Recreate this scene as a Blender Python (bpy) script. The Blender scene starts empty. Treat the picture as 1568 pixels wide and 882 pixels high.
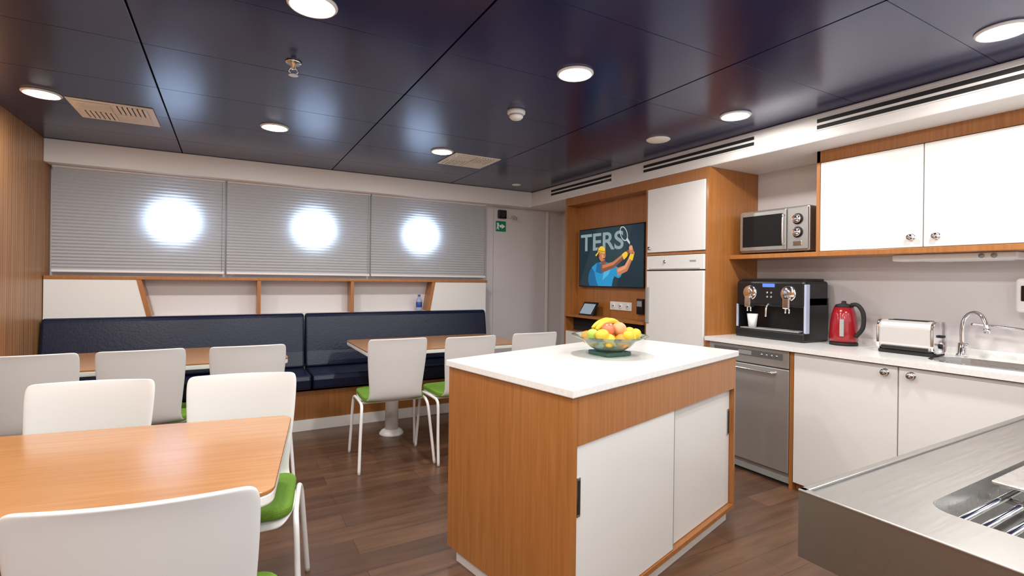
import bpy, bmesh, math, random
from mathutils import Vector, Matrix
random.seed(4)
S = bpy.context.scene
COL = S.collection
try:
    S.view_settings.view_transform = 'Standard'
    S.view_settings.look = 'None'
    S.view_settings.exposure = 0.32
except Exception as e:
    print(e)

# ------------------------------------------------------------ materials
def newmat(name):
    m = bpy.data.materials.new(name); m.use_nodes = True
    nt = m.node_tree
    return m, nt, nt.nodes['Principled BSDF']

def pmat(name, col, rough=0.5, metal=0.0, coat=0.0, trans=0.0, emis=None, estr=0.0, noise=0.0, nscale=40, bump=0.0, ior=1.45):
    m, nt, b = newmat(name)
    b.inputs['Base Color'].default_value = (*col, 1)
    b.inputs['Roughness'].default_value = rough
    b.inputs['Metallic'].default_value = metal
    b.inputs['Coat Weight'].default_value = coat
    b.inputs['Coat Roughness'].default_value = 0.08
    b.inputs['Transmission Weight'].default_value = trans
    b.inputs['IOR'].default_value = ior
    if emis:
        b.inputs['Emission Color'].default_value = (*emis, 1)
        b.inputs['Emission Strength'].default_value = estr
    if noise > 0 or bump > 0:
        tc = nt.nodes.new('ShaderNodeTexCoord')
        n = nt.nodes.new('ShaderNodeTexNoise'); n.inputs['Scale'].default_value = nscale
        n.inputs['Detail'].default_value = 4
        nt.links.new(tc.outputs['Object'], n.inputs['Vector'])
        if noise > 0:
            r = nt.nodes.new('ShaderNodeValToRGB')
            r.color_ramp.elements[0].position = 0.3; r.color_ramp.elements[1].position = 0.7
            r.color_ramp.elements[0].color = (*[c*(1-noise) for c in col], 1)
            r.color_ramp.elements[1].color = (*[min(1, c*(1+noise)) for c in col], 1)
            nt.links.new(n.outputs['Fac'], r.inputs['Fac'])
            nt.links.new(r.outputs['Color'], b.inputs['Base Color'])
        if bump > 0:
            bp = nt.nodes.new('ShaderNodeBump'); bp.inputs['Strength'].default_value = bump
            bp.inputs['Distance'].default_value = 0.004
            nt.links.new(n.outputs['Fac'], bp.inputs['Height'])
            nt.links.new(bp.outputs['Normal'], b.inputs['Normal'])
    return m

def woodmat(name, c1, c2, scale, rough=0.35, coat=0.2):
    m, nt, b = newmat(name)
    tc = nt.nodes.new('ShaderNodeTexCoord')
    mp = nt.nodes.new('ShaderNodeMapping'); mp.inputs['Scale'].default_value = scale
    n = nt.nodes.new('ShaderNodeTexNoise'); n.inputs['Scale'].default_value = 1.0
    n.inputs['Detail'].default_value = 5; n.inputs['Roughness'].default_value = 0.6
    n.inputs['Distortion'].default_value = 0.3
    r = nt.nodes.new('ShaderNodeValToRGB')
    r.color_ramp.elements[0].position = 0.32; r.color_ramp.elements[1].position = 0.68
    r.color_ramp.elements[0].color = (*c1, 1); r.color_ramp.elements[1].color = (*c2, 1)
    nt.links.new(tc.outputs['Object'], mp.inputs['Vector'])
    nt.links.new(mp.outputs['Vector'], n.inputs['Vector'])
    nt.links.new(n.outputs['Fac'], r.inputs['Fac'])
    nt.links.new(r.outputs['Color'], b.inputs['Base Color'])
    b.inputs['Roughness'].default_value = rough
    b.inputs['Coat Weight'].default_value = coat
    b.inputs['Coat Roughness'].default_value = 0.15
    return m

M_wood = woodmat('wood_veneer', (0.33, 0.122, 0.028), (0.43, 0.170, 0.045), (70, 70, 2.5))
M_woodtop = woodmat('wood_tabletop', (0.38, 0.165, 0.050), (0.46, 0.215, 0.075), (3, 55, 55), rough=0.24, coat=0.45)
M_white = pmat('white_laminate', (0.80, 0.795, 0.78), 0.35, coat=0.1)
M_stone = pmat('white_stone', (0.84, 0.84, 0.83), 0.22, noise=0.05, nscale=70, coat=0.2)
M_paint = pmat('wall_paint', (0.66, 0.63, 0.64), 0.5)
M_soffit = pmat('soffit_white', (0.82, 0.80, 0.78), 0.45)
M_plastic = pmat('chair_plastic', (0.67, 0.67, 0.665), 0.4)
M_tube = pmat('chair_tube', (0.8, 0.8, 0.8), 0.3)
M_green = pmat('green_fabric', (0.12, 0.25, 0.02), 0.8, noise=0.15, nscale=200)
M_navy = pmat('navy_leather', (0.006, 0.010, 0.034), 0.30, bump=0.25, nscale=60)
M_chrome = pmat('chrome', (0.85, 0.85, 0.86), 0.12, metal=1)
M_black = pmat('black_gloss', (0.01, 0.01, 0.012), 0.15)
M_dark = pmat('dark_matte', (0.015, 0.015, 0.015), 0.7)
M_gap = pmat('shadow_gap', (0.05, 0.045, 0.04), 0.8)
M_grey = pmat('grey_plastic', (0.35, 0.35, 0.35), 0.5)
M_beige = pmat('beige_metal', (0.82, 0.77, 0.69), 0.5)
M_red = pmat('red_gloss', (0.30, 0.010, 0.016), 0.2, coat=0.5)
M_glass = pmat('green_glass', (0.75, 0.92, 0.82), 0.03, trans=0.9)
M_lamp = pmat('lamp_lens', (1, 1, 1), 0.4, emis=(1, 0.98, 0.94), estr=30)
M_porth = pmat('porthole_daylight', (1, 1, 1), 0.4, emis=(0.66, 0.83, 1.0), estr=6.5)
M_egreen = pmat('sign_green', (0.0, 0.22, 0.09), 0.5)
M_ceramic = pmat('cup_white', (0.85, 0.85, 0.85), 0.3)

def steelmat(name, sc, col=0.55, rough=0.3, metal=1.0):
    m, nt, b = newmat(name)
    b.inputs['Metallic'].default_value = metal
    tc = nt.nodes.new('ShaderNodeTexCoord')
    mp = nt.nodes.new('ShaderNodeMapping'); mp.inputs['Scale'].default_value = sc
    n = nt.nodes.new('ShaderNodeTexNoise'); n.inputs['Scale'].default_value = 1; n.inputs['Detail'].default_value = 3
    r = nt.nodes.new('ShaderNodeMapRange')
    r.inputs['To Min'].default_value = rough-0.06; r.inputs['To Max'].default_value = rough+0.08
    nt.links.new(tc.outputs['Object'], mp.inputs['Vector']); nt.links.new(mp.outputs['Vector'], n.inputs['Vector'])
    nt.links.new(n.outputs['Fac'], r.inputs['Value']); nt.links.new(r.outputs['Result'], b.inputs['Roughness'])
    b.inputs['Base Color'].default_value = (col, col*0.985, col*0.96, 1)
    return m
M_steel = steelmat('brushed_steel', (4, 150, 150), 0.40, 0.33)
M_steelv = steelmat('brushed_steel_door', (200, 200, 3), 0.50, 0.34, 0.7)
M_steelm = steelmat('microwave_steel', (200, 4, 200), 0.40, 0.30, 0.75)
M_steelb = steelmat('steel_basin', (60, 60, 60), 0.50, 0.28, 0.8)

def slatmat():
    m, nt, b = newmat('striped_wood_wall')
    tc = nt.nodes.new('ShaderNodeTexCoord')
    w = nt.nodes.new('ShaderNodeTexWave'); w.wave_type = 'BANDS'; w.bands_direction = 'Y'
    w.inputs['Scale'].default_value = 9; w.inputs['Distortion'].default_value = 1.0
    w.inputs['Detail Scale'].default_value = 0.6
    mp = nt.nodes.new('ShaderNodeMapping'); mp.inputs['Scale'].default_value = (1, 45, 1.0)
    n = nt.nodes.new('ShaderNodeTexNoise'); n.inputs['Scale'].default_value = 1; n.inputs['Detail'].default_value = 4
    mx = nt.nodes.new('ShaderNodeMath'); mx.operation = 'MULTIPLY_ADD'
    mx.inputs[1].default_value = 0.24
    r = nt.nodes.new('ShaderNodeValToRGB')
    r.color_ramp.elements[0].position = 0.35; r.color_ramp.elements[1].position = 0.85
    r.color_ramp.elements[0].color = (0.21, 0.090, 0.030, 1); r.color_ramp.elements[1].color = (0.47, 0.235, 0.10, 1)
    nt.links.new(tc.outputs['Object'], mp.inputs['Vector']); nt.links.new(mp.outputs['Vector'], n.inputs['Vector'])
    nt.links.new(tc.outputs['Object'], w.inputs['Vector'])
    nt.links.new(w.outputs['Fac'], mx.inputs[0]); nt.links.new(n.outputs['Fac'], mx.inputs[2])
    nt.links.new(mx.outputs[0], r.inputs['Fac']); nt.links.new(r.outputs['Color'], b.inputs['Base Color'])
    b.inputs['Roughness'].default_value = 0.38
    return m
M_slat = slatmat()

def floormat():
    m, nt, b = newmat('floor_planks')
    tc = nt.nodes.new('ShaderNodeTexCoord')
    br = nt.nodes.new('ShaderNodeTexBrick')
    br.inputs['Scale'].default_value = 1
    br.inputs['Brick Width'].default_value = 1.1; br.inputs['Row Height'].default_value = 0.15
    br.inputs['Mortar Size'].default_value = 0.0015
    br.inputs['Color1'].default_value = (0.085, 0.041, 0.023, 1)
    br.inputs['Color2'].default_value = (0.150, 0.076, 0.042, 1)
    br.inputs['Mortar'].default_value = (0.045, 0.024, 0.015, 1)
    mp = nt.nodes.new('ShaderNodeMapping'); mp.inputs['Scale'].default_value = (2.2, 22, 1)
    n = nt.nodes.new('ShaderNodeTexNoise'); n.inputs['Scale'].default_value = 1; n.inputs['Detail'].default_value = 6
    n.inputs['Distortion'].default_value = 0.6
    r = nt.nodes.new('ShaderNodeMapRange'); r.inputs['To Min'].default_value = 0.3; r.inputs['To Max'].default_value = 1.7
    mx = nt.nodes.new('ShaderNodeMix'); mx.data_type = 'RGBA'; mx.blend_type = 'MULTIPLY'; mx.inputs['Factor'].default_value = 1
    nt.links.new(tc.outputs['Object'], br.inputs['Vector'])
    nt.links.new(tc.outputs['Object'], mp.inputs['Vector']); nt.links.new(mp.outputs['Vector'], n.inputs['Vector'])
    nt.links.new(n.outputs['Fac'], r.inputs['Value'])
    nt.links.new(br.outputs['Color'], mx.inputs[6]); nt.links.new(r.outputs['Result'], mx.inputs[7])
    nt.links.new(mx.outputs[2], b.inputs['Base Color'])
    b.inputs['Roughness'].default_value = 0.32
    return m
M_floor = floormat()

def ceilmat():
    m, nt, b = newmat('ceiling_navy_panels')
    b.inputs['Base Color'].default_value = (0.007, 0.007, 0.050, 1)
    b.inputs['Roughness'].default_value = 0.21
    b.inputs['IOR'].default_value = 1.55
    b.inputs['Specular IOR Level'].default_value = 0.65
    b.inputs['Specular Tint'].default_value = (0.42, 0.50, 1.0, 1)
    return m
M_ceil = ceilmat()

def blindmat():
    m = bpy.data.materials.new('blind_fabric'); m.use_nodes = True
    nt = m.node_tree; nt.nodes.clear()
    o = nt.nodes.new('ShaderNodeOutputMaterial')
    d = nt.nodes.new('ShaderNodeBsdfDiffuse'); d.inputs['Color'].default_value = (0.62, 0.63, 0.65, 1)
    t = nt.nodes.new('ShaderNodeBsdfTranslucent'); t.inputs['Color'].default_value = (0.66, 0.70, 0.78, 1)
    mx = nt.nodes.new('ShaderNodeMixShader'); mx.inputs[0].default_value = 0.30
    nt.links.new(d.outputs[0], mx.inputs[1]); nt.links.new(t.outputs[0], mx.inputs[2]); nt.links.new(mx.outputs[0], o.inputs[0])
    return m
M_blind = blindmat()

def emat(name, col, s=0.8):
    return pmat(name, tuple(c*0.3 for c in col), 0.3, emis=col, estr=s)

# ------------------------------------------------------------ builders
def link(o, parent=None):
    COL.objects.link(o)
    if parent is not None: o.parent = parent
    return o

def empty(name, loc=(0, 0, 0), rz=0.0, sc=1.0):
    e = bpy.data.objects.new(name, None); e.empty_display_size = 0.1
    e.location = loc; e.rotation_euler = (0, 0, rz); e.scale = (sc, sc, sc)
    COL.objects.link(e); return e

def mobj(name, verts, faces, mats, parent=None, smooth=False, midx=None):
    me = bpy.data.meshes.new(name)
    me.from_pydata([tuple(v) for v in verts], [], faces)
    if not isinstance(mats, (list, tuple)): mats = [mats]
    for mm in mats: me.materials.append(mm)
    if midx:
        for p, i in zip(me.polygons, midx): p.material_index = i
    bm = bmesh.new(); bm.from_mesh(me); bmesh.ops.recalc_face_normals(bm, faces=bm.faces); bm.to_mesh(me); bm.free()
    if smooth:
        for p in me.polygons: p.use_smooth = True
    o = bpy.data.objects.new(name, me)
    return link(o, parent)

def bev(o, w, seg=2):
    md = o.modifiers.new('bevel', 'BEVEL'); md.width = w; md.segments = seg
    md.limit_method = 'ANGLE'; md.angle_limit = math.radians(40)
    return o

def box(name, x0, x1, y0, y1, z0, z1, mat, parent=None, bevel=0.0, seg=2):
    v = [(x0,y0,z0),(x1,y0,z0),(x1,y1,z0),(x0,y1,z0),(x0,y0,z1),(x1,y0,z1),(x1,y1,z1),(x0,y1,z1)]
    f = [(0,3,2,1),(4,5,6,7),(0,1,5,4),(1,2,6,5),(2,3,7,6),(3,0,4,7)]
    o = mobj(name, v, f, mat, parent)
    if bevel > 0: bev(o, bevel, seg)
    return o

def boxes(name, lst, mat, parent=None, bevel=0.0):
    v = []; f = []
    for (x0, x1, y0, y1, z0, z1) in lst:
        b = len(v)
        v += [(x0,y0,z0),(x1,y0,z0),(x1,y1,z0),(x0,y1,z0),(x0,y0,z1),(x1,y0,z1),(x1,y1,z1),(x0,y1,z1)]
        f += [tuple(b+i for i in q) for q in [(0,3,2,1),(4,5,6,7),(0,1,5,4),(1,2,6,5),(2,3,7,6),(3,0,4,7)]]
    o = mobj(name, v, f, mat, parent)
    if bevel > 0: bev(o, bevel, 1)
    return o

def prism(name, pts, a0, a1, mat, parent=None, axis='z', bevel=0.0, seg=2, matside=None, smooth=False):
    def mk(p, a):
        if axis == 'z': return (p[0], p[1], a)
        if axis == 'x': return (a, p[0], p[1])
        return (p[0], a, p[1])
    n = len(pts)
    v = [mk(p, a0) for p in pts] + [mk(p, a1) for p in pts]
    f = [tuple(range(n))[::-1], tuple(range(n, 2*n))]
    idx = [0 if matside is None else 1, 0]
    for i in range(n):
        j = (i+1) % n
        f.append((i, j, n+j, n+i)); idx.append(0 if matside is None else 1)
    mats = [mat] if matside is None else [mat, matside]
    o = mobj(name, v, f, mats, parent, smooth=smooth, midx=idx)
    if bevel > 0: bev(o, bevel, seg)
    return o

def rrect(x0, x1, y0, y1, r, n=6):
    p = []
    for cx, cy, a0 in [(x1-r, y1-r, 0), (x0+r, y1-r, 90), (x0+r, y0+r, 180), (x1-r, y0+r, 270)]:
        for i in range(n+1):
            a = math.radians(a0 + 90*i/n)
            p.append((cx+r*math.cos(a), cy+r*math.sin(a)))
    return p

def lathe(name, prof, mat, parent=None, loc=(0, 0, 0), seg=32, axis='z', smooth=True):
    v = []; f = []
    for r, h in prof:
        for k in range(seg):
            a = 2*math.pi*k/seg
            c, s = r*math.cos(a), r*math.sin(a)
            if axis == 'z': p = (c, s, h)
            elif axis == 'x': p = (h, c, s)
            else: p = (c, h, s)
            v.append(tuple(p[i]+loc[i] for i in range(3)))
    for i in range(len(prof)-1):
        for k in range(seg):
            k2 = (k+1) % seg
            f.append((i*seg+k, i*seg+k2, (i+1)*seg+k2, (i+1)*seg+k))
    if prof[0][0] > 1e-5: f.append(tuple(range(seg)))
    if prof[-1][0] > 1e-5: f.append(tuple(range((len(prof)-1)*seg, len(prof)*seg)))
    o = mobj(name, v, f, mat, parent)
    bm = bmesh.new(); bm.from_mesh(o.data); bmesh.ops.remove_doubles(bm, verts=bm.verts, dist=1e-6)
    bmesh.ops.recalc_face_normals(bm, faces=bm.faces); bm.to_mesh(o.data); bm.free()
    if smooth:
        for p in o.data.polygons: p.use_smooth = len(p.vertices) <= 4
    return o

def catmull(P, n=6):
    P = [Vector(p) for p in P]; out = []
    for i in range(len(P)-1):
        p0 = P[max(i-1, 0)]; p1 = P[i]; p2 = P[i+1]; p3 = P[min(i+2, len(P)-1)]
        for k in range(n):
            t = k/n
            out.append(0.5*((2*p1)+(-p0+p2)*t+(2*p0-5*p1+4*p2-p3)*t*t+(-p0+3*p1-3*p2+p3)*t**3))
    out.append(P[-1]); return out

def tube_data(P, rad, seg=10, sm=6):
    pts = catmull(P, sm) if sm else [Vector(p) for p in P]
    N = len(pts)
    rads = rad if callable(rad) else (lambda t: rad)
    v = []; f = []; up = None
    for i, p in enumerate(pts):
        d = (pts[min(i+1, N-1)]-pts[max(i-1, 0)]).normalized()
        if up is None:
            up = Vector((0, 0, 1)) if abs(d.z) < 0.9 else Vector((1, 0, 0))
        a = (up - d*up.dot(d)).normalized(); b = d.cross(a); up = a
        r = rads(i/(N-1))
        for k in range(seg):
            t = 2*math.pi*k/seg
            v.append(p + a*r*math.cos(t) + b*r*math.sin(t))
    for i in range(N-1):
        for k in range(seg):
            k2 = (k+1) % seg
            f.append((i*seg+k, i*seg+k2, (i+1)*seg+k2, (i+1)*seg+k))
    f.append(tuple(range(seg))[::-1]); f.append(tuple(range((N-1)*seg, N*seg)))
    return v, f

def tube(name, P, rad, mat, parent=None, seg=10, sm=6):
    v, f = tube_data(P, rad, seg, sm)
    return mobj(name, v, f, mat, parent, smooth=True)

def ball(name, loc, r, mat, parent=None, sc=(1, 1, 1), rot=(0, 0, 0)):
    bm = bmesh.new(); bmesh.ops.create_uvsphere(bm, u_segments=20, v_segments=14, radius=r)
    bmesh.ops.scale(bm, vec=sc, verts=bm.verts)
    me = bpy.data.meshes.new(name); bm.to_mesh(me); bm.free()
    for p in me.polygons: p.use_smooth = True
    me.materials.append(mat)
    o = bpy.data.objects.new(name, me); o.location = loc; o.rotation_euler = rot
    return link(o, parent)

# ------------------------------------------------------------ room shell
XL, XR, YB, YW, ZC = -1.23, 3.68, -1.2, 5.25, 2.33
box('floor', XL-0.1, XR+0.1, YB, YW+0.1, -0.06, 0.0, M_floor)
box('wall_left', XL-0.1, XL, YB, YW+0.1, 0, ZC+0.12, M_slat)
box('wall_right', XR, XR+0.1, YB, YW+0.1, 0, ZC+0.12, M_paint)
box('wall_back', XL, XR, YW, YW+0.1, 0, ZC+0.12, M_paint)

xs = [XL, -0.35, 0.85, 2.07, XR]
ys = [YB, -0.29, 0.32, 0.93, 1.54, 2.15, 2.76, 3.37, 3.98, 4.59, YW]
ce = empty('ceiling')
lst = []
for i in range(4):
    for j in range(len(ys)-1):
        lst.append((xs[i]+0.004, xs[i+1]-0.004, ys[j]+0.0008, ys[j+1]-0.0008, ZC, ZC+0.02))
boxes('ceiling_panels', lst, M_ceil, ce, bevel=0.0012)
box('ceiling_deck', XL-0.1, XR+0.1, YB, YW+0.1, ZC+0.021, ZC+0.12, M_dark, ce)

box('trim_1', XL, 3.1, 5.05, YW, 2.15, ZC-0.001, M_soffit, bevel=0.006)
bh = empty('trim_2')
box('bulkhead', 3.1, XR, YB, YW, 2.16, ZC-0.001, M_soffit, bh, bevel=0.012)
for (a, b) in [(0.45, 1.75), (2.17, 3.21), (3.63, 4.63), (-1.0, 0.05)]:
    box('slot_frame', 3.094, 3.102, a-0.012, b+0.012, 2.222, 2.298, M_soffit, bh, bevel=0.002)
    box('slot_upper', 3.090, 3.096, a, b, 2.268, 2.290, M_dark, bh)
    box('slot_lower', 3.090, 3.096, a, b, 2.230, 2.252, M_dark, bh)

d1 = empty('door_1')
box('leaf', 2.70, 3.42, 5.241, 5.249, 0.02, 2.148, M_paint, d1, bevel=0.002)
box('frame_right', 3.425, 3.455, 5.225, 5.25, 0, 2.148, M_soffit, d1)
box('frame_left', 2.672, 2.696, 5.241, 5.25, 0, 2.148, M_paint, d1, bevel=0.002)
box('baseboard_left', XL, XL+0.012, YB, 4.4, 0, 0.08, M_soffit)

# ------------------------------------------------------------ portholes + blinds
for i, (px, pz) in enumerate([(-0.415, 1.77), (0.717, 1.77), (1.794, 1.766)]):
    w = empty('window_%d' % (i+1))
    lathe('porthole_pane', [(0.0, 5.232), (0.198, 5.232), (0.198, 5.236), (0, 5.236)], M_porth, w, loc=(px, 0, pz), seg=48, axis='y', smooth=False)
    lathe('porthole_rim', [(0.199, 5.249), (0.199, 5.228), (0.22, 5.224), (0.26, 5.236), (0.26, 5.249)], M_soffit, w, loc=(px, 0, pz), seg=48, axis='y')
for (x0, x1) in [(-1.205, -0.035), (-0.018, 1.248), (1.262, 2.56)]:
    e = empty('window_blind')
    n = 30; v = []; f = []
    z0, z1 = 1.335, 2.135
    for k in range(2*n+1):
        z = z0 + (z1-z0)*k/(2*n)
        y = 5.172 + (0.012 if k % 2 else 0.0)
        v += [(x0, y, z), (x1, y, z)]
    for k in range(2*n):
        f.append((2*k, 2*k+1, 2*k+3, 2*k+2))
    mobj('pleats', v, f, M_blind, e)
    box('head_rail', x0, x1, 5.158, 5.2, 2.135, 2.149, M_soffit, e, bevel=0.003)
    box('bottom_rail', x0, x1, 5.160, 5.198, 1.316, 1.336, M_soffit, e, bevel=0.004)
    tube('pull_cord', [(x1-0.02, 5.155, 2.13), (x1-0.02, 5.155, 1.34)], 0.002, M_grey, e, seg=6, sm=0)

# ------------------------------------------------------------ bench with ledge
be = empty('banquette_bench')
box('base_front', XL+0.01, 2.46, 4.57, 4.60, 0.09, 0.36, M_wood, be)
box('base_top', XL+0.01, 2.46, 4.57, 5.0, 0.33, 0.36, M_wood, be)
box('base_end', 2.44, 2.48, 4.57, 5.06, 0.0, 0.36, M_wood, be)
box('plinth', XL+0.01, 2.44, 4.555, 4.60, 0.0, 0.09, M_soffit, be)
for (x0, x1) in [(XL+0.01, 0.612), (0.622, 2.48)]:
    prism('seat_cushion', [(4.47, 0.362), (4.46, 0.44), (4.475, 0.485), (4.95, 0.475), (4.95, 0.362)], x0, x1, M_navy, be, axis='x', bevel=0.018, seg=3)
    prism('back_cushion', [(4.90, 0.478), (4.935, 0.62), (4.985, 0.93), (5.01, 0.965), (5.06, 0.96), (5.06, 0.478)], x0, x1, M_navy, be, axis='x', bevel=0.02, seg=3)
le = empty('window_ledge')
box('ledge_base', XL+0.005, 2.52, 5.065, 5.24, 0.0, 0.96, M_soffit, le)
box('niche_back', XL+0.005, 2.52, 5.225, 5.24, 0.96, 1.262, M_paint, le)
box('ledge_top', XL+0.005, 2.535, 5.062, 5.24, 1.262, 1.288, M_wood, le, bevel=0.003)
box('divider_1', 0.225, 0.255, 5.068, 5.225, 0.96, 1.262, M_wood, le)
box('divider_2', 1.045, 1.075, 5.068, 5.225, 0.96, 1.262, M_wood, le)
prism('divider_3', [(-0.655, 1.262), (-0.62, 1.262), (-0.55, 0.96), (-0.585, 0.96)], 5.066, 5.225, M_wood, le, axis='y')
prism('divider_4', [(1.885, 1.262), (1.92, 1.262), (1.865, 0.96), (1.83, 0.96)], 5.066, 5.225, M_wood, le, axis='y')
prism('end_panel_left', [(-1.225, 0.96), (-0.585, 0.96), (-0.655, 1.262), (-1.225, 1.262)], 5.07, 5.225, M_white, le, axis='y')
prism('end_panel_right', [(1.865, 0.96), (2.52, 0.96), (2.52, 1.262), (1.92, 1.262)], 5.07, 5.225, M_white, le, axis='y')

wb = empty('water_bottle', (1.755, 5.11, 0.961))
lathe('body', [(0, 0), (0.030, 0), (0.032, 0.01), (0.032, 0.105), (0.013, 0.14), (0.013, 0.15), (0, 0.15)], pmat('bottle_blue', (0.50, 0.62, 0.80), 0.1, trans=0.4), wb, seg=20)
lathe('label', [(0.0325, 0.035), (0.0332, 0.036), (0.0332, 0.090), (0.0325, 0.091)], pmat('label_blue', (0.03, 0.08, 0.32), 0.4), wb, seg=20)
lathe('cap', [(0, 0.15), (0.015, 0.15), (0.015, 0.168), (0, 0.168)], pmat('cap_blue', (0.05, 0.15, 0.6), 0.4), wb, seg=16)

# ------------------------------------------------------------ wall sign etc.
sg = empty('exit_sign')
box('plate', 2.725, 2.855, 5.231, 5.240, 1.865, 1.985, M_egreen, sg, bevel=0.002)
W = pmat('sign_white', (0.85, 0.9, 0.87), 0.5)
prism('arrow', [(2.80, 1.94), (2.80, 1.955), (2.845, 1.925), (2.80, 1.895), (2.80, 1.912), (2.77, 1.912), (2.77, 1.94)], 5.228, 5.232, W, sg, axis='y')
prism('figure', [(2.735, 1.965), (2.755, 1.965), (2.765, 1.935), (2.755, 1.915), (2.765, 1.885), (2.752, 1.885), (2.744, 1.91), (2.735, 1.885), (2.730, 1.89), (2.738, 1.925)], 5.228, 5.232, W, sg, axis='y')
wl = empty('wall_speaker')
box('body', 2.745, 2.85, 5.20, 5.240, 2.015, 2.115, M_black, wl, bevel=0.006)
lathe('grille', [(0, 5.197), (0.036, 5.197), (0.038, 5.201), (0, 5.201)], M_dark, wl, loc=(2.797, 0, 2.065), seg=24, axis='y', smooth=False)
cam_s = empty('wall_sensor')
box('bracket', 2.885, 2.905, 5.19, 5.240, 2.03, 2.05, M_soffit, cam_s, bevel=0.003)
tube('arm', [(2.895, 5.195, 2.04), (2.93, 5.17, 2.05), (2.94, 5.15, 2.03)], 0.006, M_grey, cam_s)
ball('head', (2.94, 5.15, 2.02), 0.022, M_grey, cam_s)

# ------------------------------------------------------------ ceiling fixtures
lamps = []
for x in (-0.94, 0.265, 1.49, 2.71):
    for y in (-0.43, 0.80, 2.03, 3.82):  # the first, negative row is out of view, added as fill light
        if x > 2 and y > 3: continue
        lamps.append((x, y))
for (x, y) in lamps:
    e = empty('ceiling_downlight', (x, y, ZC))
    lathe('ring', [(0.076, -0.001), (0.077, -0.010), (0.084, -0.012), (0.091, -0.005), (0.091, -0.0005)], M_soffit, e, seg=32)
    # slightly domed frosted lens standing proud of the ring, so it grazes the panel around it
    lathe('lens', [(0, -0.021), (0.03, -0.020), (0.055, -0.0165), (0.070, -0.011), (0.0755, -0.004), (0, -0.004)], M_lamp, e, seg=32, smooth=True)
    ld = bpy.data.lights.new('bulb', 'AREA'); ld.shape = 'DISK'; ld.size = 0.13
    ld.energy = 10; ld.color = (1.0, 0.955, 0.90)
    lo = bpy.data.objects.new('bulb', ld); lo.location = (0, 0, -0.024); link(lo, e)

for (x0, y0) in [(-0.84, 3.81), (1.60, 3.80)]:
    e = empty('air_vent')
    box('plate', x0, x0+0.42, y0, y0+0.42, ZC-0.008, ZC-0.0005, M_beige, e, bevel=0.003)
    for q in range(4):
        cx = x0+0.03+(q % 2)*0.185; cy = y0+0.03+(q//2)*0.185
        l = []
        for k in range(7):
            if (q % 2) ^ (q//2): l.append((cx+0.002+k*0.025, cx+0.019+k*0.025, cy, cy+0.17, ZC-0.014, ZC-0.008))
            else: l.append((cx, cx+0.17, cy+0.002+k*0.025, cy+0.019+k*0.025, ZC-0.014, ZC-0.008))
        boxes('louvres', l, M_beige, e)
        boxes('dark_slots', [(cx, cx+0.17, cy, cy+0.17, ZC-0.0092, ZC-0.0085)], M_gap, e)
e = empty('smoke_detector', (1.52, 2.67, ZC))
lathe('base', [(0.055, -0.0005), (0.055, -0.018), (0.045, -0.022), (0, -0.022)], M_soffit, e)
lathe('head', [(0.042, -0.022), (0.042, -0.04), (0.03, -0.052), (0, -0.052)], M_soffit, e)
lathe('slot', [(0.043, -0.026), (0.0435, -0.027), (0.0435, -0.032), (0.043, -0.033)], M_grey, e)
e = empty('fire_sprinkler', (0.26, 2.62, ZC))
lathe('flange', [(0.038, -0.0005), (0.034, -0.008), (0.012, -0.012), (0.010, -0.035), (0, -0.035)], M_chrome, e, seg=24)
tube('yoke_1', [(0.01, 0, -0.03), (0.02, 0, -0.045), (0.006, 0, -0.062)], 0.003, M_chrome, e)
tube('yoke_2', [(-0.01, 0, -0.03), (-0.02, 0, -0.045), (-0.006, 0, -0.062)], 0.003, M_chrome, e)
lathe('deflector', [(0, -0.062), (0.022, -0.062), (0.022, -0.065), (0, -0.065)], M_chrome, e, seg=20, smooth=False)
e = empty('ceiling_speaker', (2.70, 2.66, ZC))
lathe('cover', [(0.085, -0.0005), (0.085, -0.006), (0.075, -0.012), (0, -0.014)], M_beige, e)
e = empty('ceiling_speaker', (2.70, 4.72, ZC))
lathe('cover', [(0.05, -0.0005), (0.05, -0.006), (0.04, -0.012), (0, -0.014)], M_soffit, e)

# ------------------------------------------------------------ chairs
def chair_parts():
    prof = [(-0.252, 0.888), (-0.249, 0.882), (-0.246, 0.872), (-0.242, 0.855), (-0.236, 0.82), (-0.226, 0.75), (-0.212, 0.66), (-0.2, 0.57), (-0.19, 0.51),
            (-0.172, 0.465), (-0.13, 0.443), (-0.06, 0.437), (0.03, 0.437), (0.12, 0.44), (0.18, 0.437), (0.215, 0.425), (0.222, 0.41)]
    hw = [0.186, 0.198, 0.203, 0.206, 0.206, 0.203, 0.196, 0.187, 0.182, 0.186, 0.200, 0.215, 0.222, 0.220, 0.212, 0.195, 0.175]
    nx = 12; v = []; f = []
    for (y, z), w in zip(prof, hw):
        for k in range(nx+1):
            t = -1+2*k/nx
            bow = 0.028*(t*t)
            if z > 0.5: v.append((w*t, y+bow, z))
            else: v.append((w*t, y+bow*max(0, (-y-0.1)/0.1)*0.8, z+0.008*t*t))
    R = len(prof)
    for i in range(R-1):
        for k in range(nx):
            f.append((i*(nx+1)+k, i*(nx+1)+k+1, (i+1)*(nx+1)+k+1, (i+1)*(nx+1)+k))
    return v, f

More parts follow.
